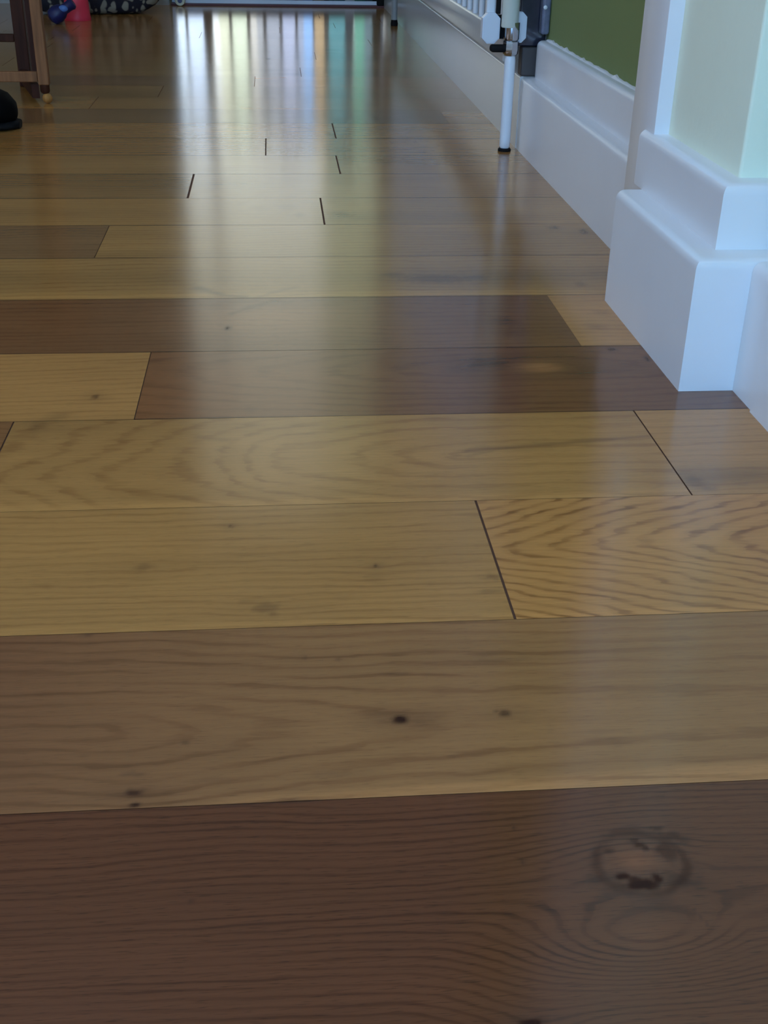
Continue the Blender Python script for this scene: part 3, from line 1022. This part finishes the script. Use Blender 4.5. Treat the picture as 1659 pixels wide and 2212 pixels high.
# side runner slanting back from the front leg to the rear one
pts = [(-0.012, 0.005), (-0.070, 0.205)]
for (ax, ay), (bx, by) in zip(pts, pts[1:]):
    v = [bm.verts.new(p) for p in ((ax, ay, 0.008), (ax - 0.014, ay, 0.008), (ax - 0.014, ay, 0.034), (ax, ay, 0.034), (bx, by, 0.008), (bx - 0.014, by, 0.008), (bx - 0.014, by, 0.034), (bx, by, 0.034))]
    for f in ((0, 1, 2, 3), (7, 6, 5, 4), (0, 4, 5, 1), (1, 5, 6, 2), (2, 6, 7, 3), (3, 7, 4, 0)):
        bm.faces.new([v[i] for i in f])
tp('runner', bm, M_dkshade)
tp('inner_batten', box(B(), -0.030, -0.018, 0.05, 0.075, 0.04, 0.46), M_dkshade)
tp('table_top', box(B(), -0.37, 0.03, -0.04, 0.255, 0.46, 0.48, 0.004))
bm = lathe(B(), [(0.006, 0.018), (0.009, 0.022), (0.009, 0.034)], 16)
f_ = tp('castor', bm, M_dkshade, True)
bm = B()
bmesh.ops.create_uvsphere(bm, u_segments=16, v_segments=10, radius=0.0095)
bmesh.ops.translate(bm, verts=bm.verts, vec=(0.003, -0.002, 0.0095))
link('wheel', bm, timber('amber_wood', (0.45, 0.20, 0.05)), f_, True)['label'] = 'amber castor wheel'


# black shoe toe
def loft(bm, secs, n=20):
    rings = []
    for (cx, cy, cz, ry, rz, rot) in secs:
        ring = []
        for i in range(n):
            a = 2 * math.pi * i / n
            yy = ry * math.copysign(abs(math.cos(a)) ** 0.8, math.cos(a))
            zz = rz * math.copysign(abs(math.sin(a)) ** 0.8, math.sin(a))
            ring.append(bm.verts.new((cx, cy + yy, max(0.0, cz + zz))))
        rings.append(ring)
    for a, b in zip(rings, rings[1:]):
        for i in range(n):
            bm.faces.new((a[i], a[(i + 1) % n], b[(i + 1) % n], b[i]))
    bm.faces.new(rings[0])
    bm.faces.new(rings[-1])
    return bm


sh = empty('black_shoe', (-0.598, 2.15, 0), 'black shoe with rounded toe on the boards in front of the wooden table', 'shoe')
upper = loft(B(), [(-0.125, 0, 0.03, 0.010, 0.025, 0), (-0.12, 0, 0.035, 0.028, 0.034, 0), (-0.07, 0, 0.036, 0.034, 0.040, 0), (0.0, 0, 0.034, 0.038, 0.036, 0),
                   (0.06, 0, 0.030, 0.044, 0.031, 0), (0.10, 0, 0.027, 0.042, 0.027, 0), (0.125, 0, 0.023, 0.033, 0.021, 0), (0.137, 0, 0.019, 0.018, 0.013, 0), (0.140, 0, 0.017, 0.006, 0.005, 0)], 24)
bmesh.ops.translate(upper, verts=upper.verts, vec=(0, 0, 0.006))
link('upper', upper, M_shoe, sh, True)
sole = loft(B(), [(-0.127, 0, 0.006, 0.010, 0.006, 0), (-0.122, 0, 0.006, 0.030, 0.006, 0), (-0.07, 0, 0.006, 0.036, 0.006, 0), (0.0, 0, 0.006, 0.038, 0.006, 0),
                  (0.06, 0, 0.006, 0.046, 0.006, 0), (0.105, 0, 0.006, 0.043, 0.006, 0), (0.13, 0, 0.006, 0.031, 0.006, 0), (0.143, 0, 0.006, 0.012, 0.006, 0)], 24)
link('sole', sole, M_black, sh, True)


sh.scale = (1.12, 1.25, 1.15)


# patterned bag
def bag_mat():
    m, nt, b = newmat('leaf_print_cloth')
    L = nt.links.new
    tc = nd(nt, 'ShaderNodeTexCoord')
    n = nd(nt, 'ShaderNodeTexNoise')
    n.inputs['Scale'].default_value = 9
    n.inputs['Detail'].default_value = 2
    L(tc.outputs['Object'], n.inputs['Vector'])
    mixv = nd(nt, 'ShaderNodeMix', data_type='VECTOR')
    mixv.inputs['Factor'].default_value = 0.12
    L(tc.outputs['Object'], mixv.inputs['A'])
    L(n.outputs['Color'], mixv.inputs['B'])
    mp = nd(nt, 'ShaderNodeMapping')
    mp.inputs['Scale'].default_value = (44, 44, 26)
    mp.inputs['Rotation'].default_value = (0.3, 0.6, 0.2)
    L(mixv.outputs['Result'], mp.inputs['Vector'])
    v = nd(nt, 'ShaderNodeTexVoronoi')
    v.inputs['Scale'].default_value = 1
    L(mp.outputs[0], v.inputs['Vector'])
    r = nd(nt, 'ShaderNodeValToRGB')
    r.color_ramp.elements[0].position = 0.40
    r.color_ramp.elements[0].color = (0.30, 0.27, 0.20, 1)
    r.color_ramp.elements[1].position = 0.52
    r.color_ramp.elements[1].color = (0.010, 0.008, 0.016, 1)
    L(v.outputs['Distance'], r.inputs[0])
    L(r.outputs[0], b.inputs['Base Color'])
    b.inputs['Roughness'].default_value = 0.8
    return m


bg_ = empty('patterned_bag', (-0.575, 4.20, 0), 'dark cloth bag with cream leaf print slumped on the floor beside the end door', 'bag')
bm = B()
bmesh.ops.create_cube(bm, size=2)
bmesh.ops.subdivide_edges(bm, edges=bm.edges, cuts=9, use_grid_fill=True)
for v in bm.verts:
    p = v.co.copy()
    q = 5.0
    l = (abs(p.x) ** q + abs(p.y) ** q + abs(p.z) ** q) ** (1 / q)
    p = p / l
    wv = 1 + 0.03 * math.sin(9 * p.x + 3 * p.z) + 0.02 * math.sin(14 * p.z + 5 * p.y)
    v.co = Vector((p.x * 0.205 * wv * (1 - 0.10 * max(p.z, 0)), p.y * 0.085 * wv, 0.105 + p.z * 0.105))
bodyb = link('bag_body', bm, bag_mat(), bg_, True)
for sgn in (-1, 1):
    bm = B()
    prev = None
    for i in range(21):
        a = math.pi * i / 20
        c = Vector((0.07 * math.cos(a), sgn * 0.03, 0.205 + 0.07 * math.sin(a)))
        nrm = Vector((math.cos(a), 0, math.sin(a)))
        ring = [bm.verts.new(c + nrm * (0.004 * math.cos(t)) + Vector((0, 0.009 * math.sin(t), 0))) for t in [j * math.pi / 4 for j in range(8)]]
        if prev:
            for j in range(8):
                bm.faces.new((prev[j], prev[(j + 1) % 8], ring[(j + 1) % 8], ring[j]))
        prev = ring
    link('strap', bm, M_black, bg_, True)
bg_.rotation_euler = (0, 0, math.radians(14))

# pink toy cup turned upside down
pk = lathe(B(), [(0.040, 0.0), (0.041, 0.004), (0.039, 0.012), (0.037, 0.045), (0.034, 0.080), (0.028, 0.094), (0.010, 0.100)], 32)
o = link('pink_toy_cup', pk, M_pink, None, True)
o.location = (-0.597, 3.97, 0)
o['label'] = 'hot pink plastic toy cup standing upside down in front of the patterned bag'
o['category'] = 'toy'

# blue toy leaning against it
bt = empty('blue_toy', (-0.634, 3.845, 0), 'small navy blue plastic toy lying against the pink toy cup', 'toy')
bm = B()
M1 = Matrix.Rotation(math.radians(58), 3, 'Y')
lathe(bm, [(0.010, -0.030), (0.022, -0.022), (0.026, -0.004), (0.022, 0.012), (0.015, 0.022), (0.015, 0.040), (0.017, 0.050), (0.013, 0.056)], 24, (0, 0, 0.030), M1)
link('body', bm, M_navy, bt, True)
bm = B()
bmesh.ops.create_uvsphere(bm, u_segments=16, v_segments=10, radius=0.011)
bmesh.ops.scale(bm, verts=bm.verts, vec=(1.3, 0.7, 0.9))
bmesh.ops.translate(bm, verts=bm.verts, vec=(0.018, -0.013, 0.044))
link('badge', bm, M_lblue, bt, True)['label'] = 'light blue patch'

# small cream wheel by the door jamb
wh = empty('toy_wheel', (-0.318, YB - 0.055, 0.018), 'little cream toy wheel with dark hub against the left end of the door sill', 'toy')
bm = B()
lathe(bm, [(0.010, -0.006), (0.016, -0.006), (0.018, 0.0), (0.016, 0.006), (0.010, 0.006)], 24, (0, 0, 0), Matrix.Rotation(math.radians(90), 3, 'X'))
link('tyre', bm, M_ivory, wh, True)
link('hub', lathe(B(), [(0.008, -0.008), (0.008, 0.008)], 16, (0, 0, 0), Matrix.Rotation(math.radians(90), 3, 'X')), M_navy, wh, True)
